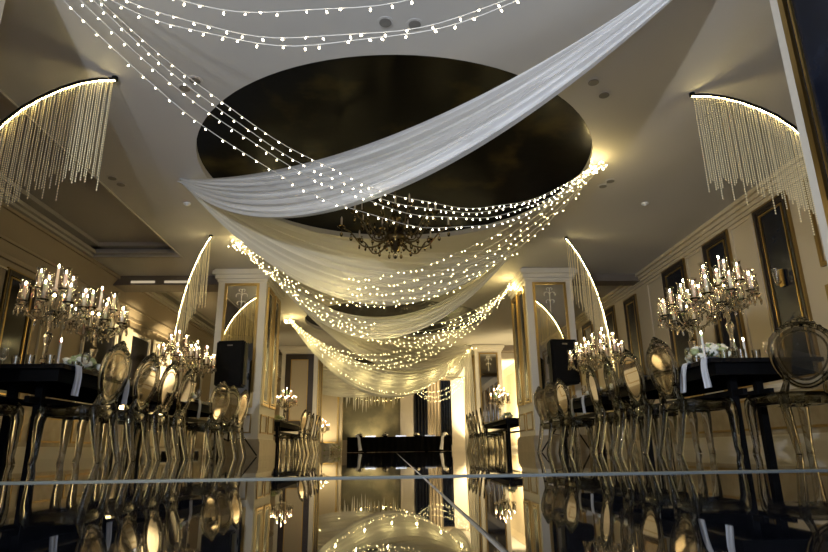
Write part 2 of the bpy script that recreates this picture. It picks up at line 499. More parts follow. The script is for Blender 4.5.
# ------------------------------------------------------------------ pillars
def pillar(x0, x1, y0, y1, label, inner, front='mirror', group=None):
    cx, cy = (x0+x1)/2, (y0+y1)/2
    t = thing('pillar', label, 'pillar', (cx, cy, 0), 0, group)
    def P(name, mb, m, par=t):
        mb.v = [(p[0]-cx, p[1]-cy, p[2]) for p in mb.v]
        return obj(name, mb, m, par)
    P('shaft', MB().box(x0, x1, y0, y1, .3, 3.5), 'cream_white')
    P('plinth', MB().box(x0-.05, x1+.05, y0-.05, y1+.05, 0, .26).box(x0-.03, x1+.03, y0-.03, y1+.03, .26, .31), 'stone')
    P('capital', MB().box(x0-.02, x1+.02, y0-.02, y1+.02, 3.44, 3.5).box(x0-.06, x1+.06, y0-.06, y1+.06, 3.5, 3.58).box(x0-.11, x1+.11, y0-.11, y1+.11, 3.58, 3.66).box(x0-.08, x1+.08, y0-.08, y1+.08, 3.66, CZ-.004), 'cream_white')
    a0, a1 = x0+.16, x1-.09 if inner > 0 else x1-.16
    if inner < 0: a0, a1 = x0+.09+.05, x1-.16
    a0, a1 = x0+.14, x1-.14
    mir = P('front_panel', MB().box(a0+.04, a1-.04, y0-.012, y0, .95, 3.36), front)
    m2 = frame_ring(MB(), 'y', y0, a0, a1, .9, 3.4, .05 if front == 'mirror' else .2, .035, -1)
    fr = P('front_frame', m2, 'gold' if front == 'mirror' else 'brown_dark')
    if front == 'mirror':
        mo = MB(); c = ((a0+a1)/2, y0-.014, 3.08)
        def scroll(pts, r): mo.tube([(c[0]+p[0], c[1], c[2]+p[1]) for p in pts], r, 5, flat=1)
        scroll([(0, -.35), (0, .2)], .008)
        for s in (-1, 1):
            for (r0, zc, ln) in ((.07, .05, 3.6), (.05, -.1, 4.2), (.035, .17, 4.6)):
                scroll([(s*(r0 - r0*math.cos(ln*k/10)*(1-.04*k)), zc + r0*math.sin(ln*k/10)*(1-.04*k)) for k in range(11)], .007)
        P('etched_ornament', mo, 'frost', t)
    else:
        P('inner_frame', frame_ring(MB(), 'y', y0, a0+.19, a1-.19, 1.09, 3.21, .025, .045, -1), 'gold')
    P('lower_frame', frame_ring(MB(), 'y', y0, a0, a1, .42, .78, .03, .025, -1), 'old_gold')
    xin = x0 if inner < 0 else x1
    L = y1-y0
    for q in (0, 1):
        b0 = y0 + .12 + q*(L/2-.04); b1 = b0 + L/2-.2
        d0, d1 = sorted((xin, xin+inner*.012))
        P('side_panel', MB().box(d0, d1, b0+.04, b1-.04, 1.0, 3.32), 'navy')
        m2 = frame_ring(MB(), 'x', xin, b0, b1, .95, 3.36, .045, .04, inner)
        frame_ring(m2, 'x', xin, b0+.075, b1-.075, 1.03, 3.28, .018, .03, inner)
        P('side_frame', m2, 'gold')
        P('lower_frame', frame_ring(MB(), 'x', xin, b0, b1, .42, .78, .03, .025, inner), 'old_gold')
    return t
pillar(-3.58, -2.6, 11.87, 13.4, 'cream pillar with mirrored front behind the speaker, by the vented beam', 1)
pillar(2.76, 3.74, 11.87, 13.4, 'cream pillar with mirrored front behind the speaker, by the navy wall', -1)
pillar(2.74, 3.72, 1.55, 3.49, 'white pillar with tall navy panel in gold frame beside the bead arch', -1)
pillar(-3.68, -2.7, 1.55, 3.53, 'white pillar where the fairy light strands start', 1)
pillar(-3.95, -2.68, 21.2, 22.6, 'far cream pillar with dark brown framed panel', 1, 'beige')
pillar(2.92, 3.88, 21.2, 22.6, 'far cream pillar with brown mirror beside the hanging white drape', -1)

# ------------------------------------------------------------------ draped fabric
def swag(name, A, B, sag0, sag1, lat, folds, m, label, nu=72, nv=64, ga=.03, fold=.05, skew=0.0, phase=0.0, group=None):
    A, B = Vector(A), Vector(B)
    ch = B-A; h = Vector((ch.y, -ch.x, 0)).normalized()
    V = []; F = []
    rnd = random.Random(hash(label) % 1000 + 3)
    ph = [rnd.uniform(0, 6.28) for _ in range(8)]
    for i in range(nu+1):
        u = i/nu
        s = 4*u*(1-u); s2 = s*(1+skew*(u-.5))
        e = s**.45
        for j in range(nv+1):
            v = j/nv
            vv = v + .025*math.sin(2*PI*3*v+ph[0])*e
            p = A+ch*u
            sg = sag0+(sag1-sag0)*vv
            p = p + Vector((0, 0, -1))*(sg*s2 + ga*(v-.5)*2*(1-e))
            p = p + h*(lat*(math.cos(PI*v)*.5)*s + ga*math.cos(4*PI*v)*(1-e))
            a = fold*(.25+.75*s)
            f = math.sin(2*PI*folds*vv + ph[1] + .8*math.sin(3*u+ph[2])) * .6 + math.sin(2*PI*folds*1.73*vv + ph[3] + 1.3*u)*.4
            p = p + h*(f*a) + Vector((0, 0, f*a*.35))
            V.append(tuple(p))
    for i in range(nu):
        for j in range(nv):
            a = i*(nv+1)+j
            F.append((a, a+1, a+nv+2, a+nv+1))
    b = MB(); b.v = V; b.f = F
    o = obj(name, b, m, smooth=80)
    tag(o, label, 'drape', group)
    return o
NL = (-2.66, 3.42, 3.62); NR = (2.70, 3.4, 3.62); NRb = (2.70, 2.7, 3.62)
L1 = (-2.93, 7.62, 3.69); R1 = (2.72, 7.05, 3.68); R2 = (2.31, 10.31, 3.69); L2 = (-2.76, 10.07, 3.68)
R3 = (2.70, 12.7, 3.62); L3 = (-2.54, 12.2, 3.64); L4 = (-2.97, 16.55, 3.68); R5 = (2.84, 21.25, 3.66)
DR1 = swag('ceiling_drape', (2.46, 3.4, 3.62), L1, .38, 1.30, .45, 9, 'sheer_white', 'white sheer swag crossing under the dark round ceiling recess', fold=.06, ga=.05)
DR2 = swag('ceiling_drape', L1, R2, .55, 1.38, .35, 10, 'sheer_far', 'golden-lit sheer swag hanging just behind the bronze chandelier', fold=.055)
DR3 = swag('ceiling_drape', R2, L3, 1.08, 1.58, .3, 7, 'sheer_far', 'sheer swag tied to the tops of the mirrored pillar, third of the ceiling row', fold=.04)
DR4 = swag('ceiling_drape', L3, R5, .55, 1.35, .4, 9, 'sheer_far', 'shaded sheer swag running below the second ceiling recess', fold=.04)
DR5 = swag('ceiling_drape', L4, R5, 1.2, 2.0, .4, 9, 'sheer_far', 'lowest yellow-lit sheer swag before the end wall', fold=.05)
DR6 = swag('ceiling_drape', (2.6, 22.8, 3.6), (-5.6, 24.6, 3.66), .25, 1.55, .4, 9, 'sheer_far', 'far sheer swag half hidden behind the far framed pillar', fold=.05)
# tail of cloth falling to the floor at the far pillar, with a short scalloped swag
b = MB(); N = 60
for k in range(N):
    for q in range(16):
        def pt(k, q):
            t = k/N; z = 3.66*(1-q/16)+.02*(q/16)
            wd = .10+.16*(q/16)**.5
            return (2.66 + wd*(t-.5)*1.6 + .0, 21.08 + .05*math.sin(2*PI*5*t+q*.1)*(.4+.6*q/16), z)
        b.quad(pt(k, q), pt(k+1, q), pt(k+1, q+1), pt(k, q+1))
tl = obj('drape_tail', b, 'sheer_far', smooth=70)
tag(tl, 'white drape tail falling to the floor beside the far pillar', 'drape')
swag('ceiling_drape', (2.80, 21.1, 3.6), (1.55, 21.9, 3.3), .35, 1.0, .15, 6, 'sheer_far', 'short scalloped end of white drape beside the falling tail', fold=.03, nu=30, nv=30)
swag('ceiling_drape', (-.6, 24.2, 2.75), (-1.9, 24.2, 2.9), .25, .75, .15, 5, 'sheer_far', 'small pointed end of drape hanging before the mural', fold=.03, nu=30, nv=30)

# ------------------------------------------------------------------ fairy lights
bulb_m = {}
for nm, r in (('bulb_near', .0066), ('bulb', .006)):
    me = MB().blob((0, 0, -.012), r*.8, r*.8, r*1.35, 6, 4).mesh('bulb', 60); me.materials.append(MATS[nm]); bulb_m[nm] = me
def strand(A, B, sag, lab, group, n, single, lat=0.0, latp=0.0, skew=0.0, m='bulb'):
    A, B = Vector(A), Vector(B); ch = B-A; h = Vector((ch.y, -ch.x, 0)).normalized()
    def P(u):
        s = 4*u*(1-u)
        return A+ch*u + Vector((0, 0, -sag*s*(1+skew*(u-.5)))) + h*lat*s + Vector((0, 0, -.012*math.sin(u*37+latp)*s))
    mid = P(.5)
    t = thing('fairy_light_strand', lab, 'string lights', tuple(A), 0, group)
    pts = [tuple(P(k/48)-A) for k in range(49)]
    obj('wire', MB().tube(pts, .0028, 4), 'cord', t, smooth=80)
    rnd = random.Random(int(sag*1000)+n)
    if single:
        for k in range(n):
            u = (k+.5+rnd.uniform(-.25, .25))/n
            o = obj('bulb', bulb_m[m], None, t, tuple(P(u)-A+Vector((0, 0, -.008))))
            o.rotation_euler = (rnd.uniform(-1.2, 1.2), rnd.uniform(-1.2, 1.2), 0)
    else:
        b = MB()
        for k in range(n):
            u = (k+.5+rnd.uniform(-.4, .4))/n
            p = P(u)-A
            b.blob((p.x+rnd.uniform(-.03, .03), p.y+rnd.uniform(-.03, .03), p.z-.02+rnd.uniform(-.03, .02)), .0048, .0048, .0065, 5, 3)
        o = obj('bulbs', b, m, t); o['kind'] = 'stuff'
    return t
HANG = ('lowest', 'second lowest', 'third lowest', 'fourth lowest', 'fifth lowest')
G0 = 'fairy light strands swooping from the white pillar under the recess'
for k, (sg, dx, dy, lt) in enumerate(((1.50, -.10, .02, 0), (1.38, .0, .05, .03), (1.27, .08, .0, -.05), (1.22, .12, .08, .05))):
    strand((NL[0]+dx, NL[1]+dy, NL[2]), (R1[0]-.03*k, R1[1]+.05*k, R1[2]), sg, HANG[k] + ' fairy light strand swooping across the white drape below the recess', G0, 62, True, lt, k, m='bulb_near')
G1 = 'fairy light strands between the two white pillars'
for k, (sg, dx, zz) in enumerate(((1.45, 0, 1.9), (1.41, .1, 1.95), (1.33, .1, 1.75), (1.22, .2, 1.72))):
    strand((NL[0]+dx*.3, NL[1]-.05*k, NL[2]), (NRb[0], zz, NRb[2]), sg, HANG[k] + ' white fairy light strand hung between the two white pillars', G1, 46, True, 0, k, m='bulb_near')
for (A, B, sags, lb, gr, n) in (
    (R1, L2, (1.12, 1.24, 1.33, 1.42, 1.47), 'warm fairy light strand along the swag behind the chandelier', 'strands along the second swag', 56),
    (L2, R3, (1.22, 1.36, 1.46, 1.55, 1.6), 'warm fairy light strand tied to the mirrored pillar by the navy wall', 'strands along the third swag', 56),
    (R3, L4, (1.30, 1.42, 1.52, 1.60), 'warm fairy light strand hanging below the second ceiling recess', 'strands along the fourth swag', 60),
    (L4, R5, (1.25, 1.40, 1.5, 1.85), 'warm fairy light strand along the lowest yellow swag', 'strands along the fifth swag', 60),
    (R5, (-3.6, 25.4, 3.6), (1.45, 1.7), 'warm fairy light strand looped before the end wall', 'strands before the end wall', 50),
    ((2.6, 21.3, 2.6), (.6, 23.0, 2.55), (.45, .62, .78), 'slack loop of fairy lights under the scalloped drape end', 'slack loops by the far pillar', 34)):
    for k, sg in enumerate(sags):
        strand((A[0]+.03*(k-2), A[1]+.04*k, A[2]), (B[0]-.03*(k-2), B[1]+.04*k, B[2]), sg, HANG[len(sags)-1-k] + ' ' + lb, gr, n, False, (k-2)*.07, k*1.7)
# the light the strands give off, spread along each swag
for (A, B, sg, e) in ((R1, L2, 1.45, 9), (L2, R3, 1.55, 10), (R3, L4, 1.55, 10), (L4, R5, 1.6, 14), (R5, (-3.6, 25.4, 3.6), 1.6, 8)):
    for u in (.12, .24, .37, .5, .63, .76, .88):
        p = Vector(A).lerp(Vector(B), u); p.z -= 4*u*(1-u)*sg + .12; p.y -= .32
        point('strand_glow', tuple(p), e*.42, (1.0, .80, .33), .012)
# bright knots of bulbs where the strands are tied off, each with its warm light
for q, (c, e, lb) in enumerate(((R1, 7, 'at the rim of the dark ceiling recess'), (R3, 9, 'on the mirrored pillar by the navy wall'), (L4, 8, 'on the ceiling by the far framed pillar'), (R5, 8, 'on top of the far pillar'), (L2, 2, 'where the golden swag meets the strands'))):
    b = MB(); rnd = random.Random(q)
    for k in range(26):
        b.blob((rnd.gauss(0, .07), rnd.gauss(0, .07), -.05+rnd.uniform(-.08, .03)), .007, .007, .009, 5, 3)
    o = obj('fairy_light_knot', b, 'bulb', None, c); o['kind'] = 'stuff'
    tag(o, 'bright knot of fairy bulbs ' + lb, 'string lights')
    s = 1 if c[0] > 0 else -1
    point('knot_light', (c[0]-s*.16, c[1]-.15, c[2]-.2), e, WARM, .015)

# ------------------------------------------------------------------ bead arches
PROF = [(0, 3.68), (.15, 3.60), (.3, 3.49), (.45, 3.35), (.6, 3.18), (.72, 3.02), (.83, 2.83), (.93, 2.60), (1.0, 2.38), (1.06, 2.12), (1.1, 1.85), (1.13, 1.55), (1.14, 1.30)]
def prof(t):
    f = t*(len(PROF)-1); i = min(int(f), len(PROF)-2); a = f-i
    return (PROF[i][0]*(1-a)+PROF[i+1][0]*a, PROF[i][1]*(1-a)+PROF[i+1][1]*a)
bm = MB()
nb = 44
for k in range(nb):
    bm.blob((0, 0, -(k+.5)/nb), .008, .008, .009, 4, 3)
bm.tube([(0, 0, 0), (0, 0, -1)], .0012, 3)
bead_mesh = bm.mesh('bead_strand'); bead_mesh.materials.append(MATS['bead'])
def arch(x, y, dx, dy, label, sc=1.0, flat=1.0):
    d = Vector((dx, dy, 0)).normalized()
    t = thing('bead_arch', label, 'hanging lights', (x, y, 0), 0)
    pts = []
    for k in range(49):
        s, z = prof(k/48); z = 3.68-(3.68-z)*flat; pts.append((d.x*s*sc, d.y*s*sc, z))
    obj('rail', MB().tube(pts, .014, 6), 'black', t, smooth=60)
    up = [(p[0]-d.x*.0, p[1], p[2]-.017) for p in pts]
    obj('led_strip', MB().tube([(p[0]-d.x*.012, p[1]-d.y*.012, p[2]-.014) for p in pts], .0052, 6), 'led', t, smooth=60)
    obj('ceiling_hook', MB().lathe([(.03, 3.66), (.03, CZ-.002)], 10), 'black', t)
    rnd = random.Random(int(x*100+y*10))
    n = 78
    for k in range(n):
        s, z = prof((k+.6)/n*.93); z = 3.68-(3.68-z)*flat
        ln = (1.05 - .16*s + rnd.uniform(-.10, .05))*(1 if k % 5 else 1.14)
        ln = min(ln, max(.25, z-.95))
        off = rnd.uniform(-.02, .02)
        o = obj('bead_strand', bead_mesh, None, t, (d.x*s*sc-d.y*off, d.y*s*sc+d.x*off, z-.02))
        o.scale = (1, 1, ln)
    return t
arch(-2.78, 5.25, -1, -1.05, 'curved lit bead arch over the long table under the tray ceiling')
arch(3.21, 5.46, 1, -1.05, 'curved lit bead arch over the long table below the boiserie panels', 1.0, .86)
arch(-3.16, 9.81, -1, 1.05, 'curved lit bead arch next to the mirrored pillar under the tray ceiling')
arch(3.10, 9.93, 1, .8, 'curved lit bead arch next to the mirrored pillar by the navy wall')

# ------------------------------------------------------------------ bronze chandelier
t = thing('chandelier', 'unlit bronze chandelier with crystal drops under the dark round recess', 'chandelier', (0.03, 7.46, 0))
obj('ceiling_rose', MB().lathe([(.02, 3.74), (.12, 3.78), (.16, 3.855)], 20), 'bronze', t, smooth=40)
obj('rod', MB().tube([(0, 0, 3.76), (0, 0, 3.2)], .014, 8), 'bronze', t, smooth=60)
obj('body', MB().lathe([(.005, 2.58), (.04, 2.60), (.07, 2.66), (.12, 2.72), (.15, 2.78), (.13, 2.83), (.06, 2.86), (.035, 2.92), (.05, 3.0), (.085, 3.06), (.05, 3.12), (.03, 3.22)], 18), 'bronze', t, smooth=50)
arm_pts = []
for k in range(17):
    u = k/16
    arm_pts.append((.08+.56*u, 0, 2.80 - .13*math.sin(PI*min(1, u*1.25)) + (.16*max(0, u-.55)/.45)))
am = MB().tube(arm_pts, [.013-.004*k/16 for k in range(17)], 6).mesh('arm', 60); am.materials.append(MATS['bronze'])
curl = MB().tube([(.20+.05*math.cos(k*.5), 0, 2.80+.07*math.sin(k*.5)) for k in range(10)], .007, 5).mesh('scroll', 60); curl.materials.append(MATS['bronze'])
cupm = MB().lathe([(.006, -.03), (.02, -.02), (.05, .0), (.055, .012), (.02, .015), (.018, .03)], 10).mesh('cup', 40); cupm.materials.append(MATS['smoke_crystal'])
cdl = MB().lathe([(.011, .03), (.011, .12), (.004, .15)], 8).mesh('candle_tube', 40); cdl.materials.append(MATS['ivory'])
drm = MB().blob((0, 0, -.02), .012, .012, .012, 5, 3).blob((0, 0, -.075), .02, .012, .035, 6, 4).tube([(0, 0, 0), (0, 0, -.05)], .002, 3).mesh('crystal_drop'); drm.materials.append(MATS['smoke_crystal'])
for k in range(16):
    th = 2*PI*k/16; sc = 1.12 if k % 2 == 0 else .74
    zo = -.02 if k % 2 == 0 else .12
    a = obj('arm', am, None, t, (0, 0, zo), th); a.scale = (sc, 1, 1)
    obj('scroll', curl, None, a)
    ex, ez = arm_pts[-1][0], arm_pts[-1][2]
    obj('cup', cupm, None, a, (ex, 0, ez)); obj('candle_tube', cdl, None, a, (ex, 0, ez))
    for (dxx, dz) in ((ex, -.03), (ex*.82, -.09), (ex*.62, -.12), (ex*.42, -.13)):
        obj('crystal_drop', drm, None, a, (dxx, 0, ez+dz))
for k in range(20):
    th = 2*PI*k/10; rr = .14 if k < 10 else .26
    obj('crystal_drop', drm, None, t, (rr*math.cos(th), rr*math.sin(th), 2.73 if k < 10 else 2.68))
obj('bottom_crystal', MB().blob((0, 0, 2.535), .03, .03, .045, 8, 6), 'crystal', t)

# ------------------------------------------------------------------ ghost chairs
def make_chair():
    t = thing('ghost_chair', 'x', 'chair')
    # seat
    out = []
    for k in range(28):
        th = 2*PI*k/28; c, s = math.cos(th), math.sin(th)
        e = .55
        x = math.copysign(abs(c)**e, c)*.235; y = math.copysign(abs(s)**e, s)*.225
        x *= 1 + .10*(y/.225)
        out.append((x, y+.01))
    b = MB()
    rings = [(.99, .365), (1.03, .385), (1.04, .435), (.97, .458), (.7, .453), (.35, .450)]
    for sc, z in rings: b.v += [(p[0]*sc, p[1]*sc, z) for p in out]
    inner = [(.90, .365), (.88, .425)]
    n = 28
    for q in range(len(rings)-1):
        for j in range(n): b.f.append((q*n+j, q*n+(j+1)%n, (q+1)*n+(j+1)%n, (q+1)*n+j))
    b.f.append(tuple((len(rings)-1)*n+j for j in range(n)))
    base = len(b.v)
    for sc, z in inner: b.v += [(p[0]*sc, p[1]*sc, z) for p in out]
    for j in range(n):
        b.f.append((j, base+j, base+(j+1)%n, (j+1)%n))
        b.f.append((base+j, base+n+j, base+n+(j+1)%n, base+(j+1)%n))
    b.f.append(tuple(base+n+j for j in reversed(range(n))))
    obj('seat', b, 'smoke_plastic', t, smooth=50)
    for s in (-1, 1):
        obj('leg', MB().tube([(s*.19, .175, .44), (s*.215, .20, .40), (s*.224, .21, .32), (s*.222, .21, .18), (s*.218, .21, .06), (s*.224, .22, 0)], [.050, .050, .042, .034, .027, .030], 8), 'smoke_plastic', t, smooth=60)
        obj('leg', MB().tube([(s*.185, -.185, .44), (s*.19, -.205, .32), (s*.192, -.235, .16), (s*.20, -.275, .0)], [.040, .036, .030, .025], 8), 'smoke_plastic', t, smooth=60)
        obj('back_post', MB().tube([(s*.18, -.185, .43), (s*.165, -.20, .48), (s*.150, -.213, .54), (s*.165, -.222, .60)], [.034, .028, .022, .02], 8), 'smoke_plastic', t, smooth=60)
    def bp(a, rx, rz, zc=.727):
        z = zc + rz*math.sin(a)
        sh = 1 + .17*math.sin(a)          # broader at the shoulders
        return (rx*math.cos(a)*sh, -.195 - .16*(z-.45), z)
    N = 36
    obj('back_frame', MB().tube([bp(2*PI*k/N, .252, .235) for k in range(N)], .022, 8, closed=True), 'smoke_plastic', t, smooth=70)
    obj('inner_rim', MB().tube([bp(2*PI*k/N, .196, .184) for k in range(N)], .009, 6, closed=True), 'smoke_plastic', t, smooth=70)
    b = MB(); N2 = 30
    for (off) in (-.004, .004):
        b.v += [(p[0], p[1]+off, p[2]) for p in (bp(2*PI*k/N2, .238, .222) for k in range(N2))]
    b.f.append(tuple(reversed(range(N2)))); b.f.append(tuple(range(N2, 2*N2)))
    for k in range(N2): b.f.append((k, (k+1) % N2, N2+(k+1) % N2, N2+k))
    obj('back_panel', b, 'smoke_panel', t)
    b = MB()
    def cp(x, z): return (x, -.195-.16*(z-.45)+.004, z)
    for (x, z, r) in ((0, .985, .036), (.05, .980, .029), (-.05, .980, .029), (.098, .966, .025), (-.098, .966, .025), (.145, .942, .022), (-.145, .942, .022), (.19, .912, .02), (-.19, .912, .02), (0, 1.012, .022), (.032, 1.0, .02), (-.032, 1.0, .02)):
        p = cp(x, z); b.blob(p, r, .020, r*.85, 8, 6)
    for s in (-1, 1):
        b.tube([cp(s*(.03+.05*math.cos(a)), .93+.04*math.sin(a)) for a in [PI-.6*k for k in range(8)]], .008, 5)
    obj('crest', b, 'smoke_plastic', t, smooth=70)
    return t
chair0 = make_chair(); first = [True]
def chair(x, y, face, label, group):
    """face: direction the sitter looks, as an angle from +y"""
    if first[0]:
        first[0] = False; chair0.location = (x, y, 0); chair0.rotation_euler = (0, 0, face); chair0['label'] = label
        if group: chair0['group'] = group
        return chair0
    c = dup(chair0, (x, y, 0), face, label)
    if group: c['group'] = group
    elif 'group' in c: del c['group']
    return c

# ------------------------------------------------------------------ tables
def table(x0, x1, y0, y1, label, inx=.14, iny=.16):
    cx, cy = (x0+x1)/2, (y0+y1)/2; hw, hl = (x1-x0)/2, (y1-y0)/2
    t = thing('dining_table', label, 'table', (cx, cy, 0))
    obj('table_top', MB().box(-hw, hw, -hl, hl, .725, .76), 'black_gloss', t)
    obj('apron', MB().box(-hw+.06, hw-.06, -hl+.06, -hl+.085, .63, .725).box(-hw+.06, hw-.06, hl-.085, hl-.06, .63, .725).box(-hw+.06, -hw+.085, -hl+.085, hl-.085, .63, .725).box(hw-.085, hw-.06, -hl+.085, hl-.085, .63, .725), 'black', t)
    for sx in (-1, 1):
        for sy in (-1, 1):
            px, py = sx*(hw-inx), sy*(hl-iny)
            obj('leg', MB().prism([(px-.03, py-.03), (px+.03, py-.03), (px+.03, py+.03), (px-.03, py+.03)], 0, .725), 'black', t)
        obj('stretcher', MB().box(sx*(hw-inx)-.02, sx*(hw-inx)+.02, -hl+.2, hl-.2, .48, .53), 'black', t)
    return t
ORD = ('first', 'second', 'third', 'fourth', 'fifth')
SIDE = {1: 'by the navy wall', -1: 'by the uplit wall'}

# ------------------------------------------------------------------ candelabra
def make_candelabra():
    t = thing('candelabra', 'x', 'candelabra')
    obj('base', MB().lathe([(.11, 0), (.112, .012), (.07, .03), (.03, .06), (.022, .08)], 18), 'crystal', t, smooth=35)
    obj('stem', MB().lathe([(.02, .08), (.038, .11), (.022, .15), (.018, .24), (.034, .30), (.040, .33), (.02, .37), (.018, .45), (.045, .50), (.05, .53), (.025, .57), (.015, .64), (.03, .70), (.012, .74)], 12), 'crystal', t, smooth=35)
    def armmesh(r, zr, drop):
        pts = [(.02+r*u, 0, .53 + zr*u*u - drop*math.sin(PI*u)) for u in [k/10 for k in range(11)]]
        return MB().tube(pts, .009, 6), (pts[-1][0], 0, pts[-1][2])
    cup = MB().lathe([(.008, -.025), (.02, -.012), (.045, 0), (.052, .012), (.020, .006), (.016, .03)], 12).mesh('drip_cup', 40); cup.materials.append(MATS['crystal'])
    cd = MB().lathe([(.0145, .012), (.0135, .15), (.004, .152)], 8).mesh('candle', 40); cd.materials.append(MATS['wax'])
    fm = MB().blob((0, 0, .168), .007, .007, .018, 6, 4).mesh('flame', 60); fm.materials.append(MATS['flame'])
    sh = MB().lathe([(.024, .014), (.038, .04), (.040, .09), (.032, .15), (.034, .18), (.044, .205)], 14, caps=False).mesh('glass_shade', 60); sh.materials.append(MATS['clear_glass'])
    dr = MB().blob((0, 0, -.022), .008, .008, .010, 4, 3).blob((0, 0, -.06), .012, .008, .028, 5, 4).mesh('crystal_drop'); dr.materials.append(MATS['crystal'])
    lo, le = armmesh(.235, .06, .07); lom = lo.mesh('arm', 60); lom.materials.append(MATS['crystal'])
    up, ue = armmesh(.125, .20, .03); upm = up.mesh('arm', 60); upm.materials.append(MATS['crystal'])
    for k in range(12):
        low = k < 8
        th = 2*PI*(k if low else k+.5)/(8 if low else 4)
        a = obj('arm', lom if low else upm, None, t, (0, 0, 0), th)
        e = le if low else ue
        obj('drip_cup', cup, None, a, e); obj('candle', cd, None, a, e); obj('flame', fm, None, a, e); obj('glass_shade', sh, None, a, e)
        for q in range(5):
            an = 2*PI*q/5+.4
            obj('crystal_drop', dr, None, a, (e[0]+.045*math.cos(an), .045*math.sin(an), e[2]))
        obj('crystal_drop', dr, None, a, (e[0]*.5, 0, .50))
    c = obj('centre_candle', MB().lathe([(.02, .74), (.03, .76), (.013, .77), (.012, .96), (.004, .965)], 8), 'wax', t, smooth=40)
    obj('flame', MB().blob((0, 0, .98), .008, .008, .02, 6, 4), 'flame', c)
    return t
cand0 = make_candelabra(); cf = [True]
def candelabra(x, y, z, rot, label, group=None, e=2.6):
    if cf[0]:
        cf[0] = False; c = cand0; c.location = (x, y, z); c.rotation_euler = (0, 0, rot); c['label'] = label
    else: c = dup(cand0, (x, y, z), rot, label)
    if group: c['group'] = group
    elif 'group' in c: del c['group']
    point('candle_light', (x, y, z+.70), e, WARM2, .006)
    return c

# ------------------------------------------------------------------ small table things
def flowers(x, y, z, r, label, n=26, seed=1):
    t = thing('flower_arrangement', label, 'flowers', (x, y, z))
    rnd = random.Random(seed)
    obj('bowl', MB().lathe([(.05, 0), (.055, .01), (.09, .05), (.10, .08), (.085, .08), (.05, .03)], 16), 'crystal', t, smooth=40)
    lf = MB()
    for k in range(90):
        th = rnd.uniform(0, 2*PI); ph = rnd.uniform(.0, 1.25); rr = r*rnd.uniform(.6, 1.12)
        c = Vector((rr*math.cos(th)*math.cos(ph), rr*math.sin(th)*math.cos(ph), .06+rr*.75*math.sin(ph)))
        d = Vector((math.cos(th), math.sin(th), rnd.uniform(-.3, .8))).normalized(); sd = d.cross(Vector((0, 0, 1))).normalized()
        L = rnd.uniform(.03, .055)
        lf.quad(c-d*L*.5, c+sd*L*.3, c+d*L, c-sd*L*.3)
    o = obj('foliage', lf, 'leaf', t); o['kind'] = 'stuff'
    rose = MB().blob((0, 0, 0), .030, .030, .024, 8, 5).lathe([(.012, .012), (.026, .024), (.034, .018), (.030, -.005)], 8, caps=False).lathe([(.02, .0), (.04, .010), (.042, .0)], 7, caps=False)
    rm = [rose.mesh('bloom', 40)]; rm.append(rm[0].copy())
    rm[0].materials.append(MATS['petal']); rm[1].materials.append(MATS['petal_green'])
    for k in range(n):
        th = 2.4*k; ph = 1.45*(1-k/n)+.05; rr = r*rnd.uniform(.9, 1.05)
        p = (rr*math.cos(th)*math.cos(ph), rr*math.sin(th)*math.cos(ph), .07+rr*.75*math.sin(ph))
        b = obj('bloom', rm[0 if rnd.random() < .72 else 1], None, t, p)
        b.rotation_euler = (rnd.uniform(-.6, .6), rnd.uniform(-.6, .6), th); s = rnd.uniform(.75, 1.25); b.scale = (s, s, s)
    return t
wine = thing('wine_glass', 'x', 'glass')
obj('foot', MB().lathe([(.034, 0), (.034, .003), (.005, .008)], 14), 'clear_glass', wine, smooth=40)
obj('stem', MB().tube([(0, 0, .006), (0, 0, .09)], .004, 6), 'clear_glass', wine, smooth=60)
obj('bowl', MB().lathe([(.004, .09), (.028, .105), (.038, .135), (.036, .17), (.031, .20)], 16, caps=False), 'clear_glass', wine, smooth=60)
tum = obj('tumbler', MB().lathe([(.030, 0), (.036, .10), (.034, .10), (.028, .008)], 16), 'clear_glass', None, smooth=40)
tag(tum, 'x', 'glass')
fst = {'w': True, 't': True}
def gl(kind, x, y, z, label, group):
    src = wine if kind == 'w' else tum
    if fst[kind]: fst[kind] = False; src.location = (x, y, z); src['label'] = label; src['group'] = group; return
    o = dup(src, (x, y, z), 0, label); o['group'] = group
napn = [0]
def napkin(x, y, z, sgn, label, group, w=.085, ln=.24, skew=0.0):
    """folded napkin lying on the table edge and hanging over it; sgn points off the table along x"""
    b = MB(); nu = 14; nw = 8
    path = []
    for k in range(nu+1):
        s = k/nu*(.12+ln)
        if s < .10: path.append((-(.10-s), .006))
        elif s < .13: a = (s-.10)/.03*PI/2; path.append((.012*math.sin(a), .006-.012*(1-math.cos(a))))
        else: path.append((.014+.006*math.sin((s-.13)*20), -.006-(s-.13)))
    for th in (0, .006):
        for k in range(nu+1):
            for j in range(nw+1):
                v = j/nw-.5
                b.v.append((sgn*(path[k][0]+(th if k > 3 else 0) + .004*math.cos(v*12)*(k/nu)), v*w*(1+.25*k/nu)+skew*max(0, k/nu-.35), path[k][1]+(0 if k > 4 else th)))
    st = (nu+1)*(nw+1)
    for L in (0, 1):
        for k in range(nu):
            for j in range(nw):
                a = L*st+k*(nw+1)+j; q = (a, a+1, a+nw+2, a+nw+1)
                b.f.append(q if L else tuple(reversed(q)))
    o = obj('napkin', b, 'napkin', None, (x, y, z), smooth=60)
    return tag(o, label, 'napkin', group)

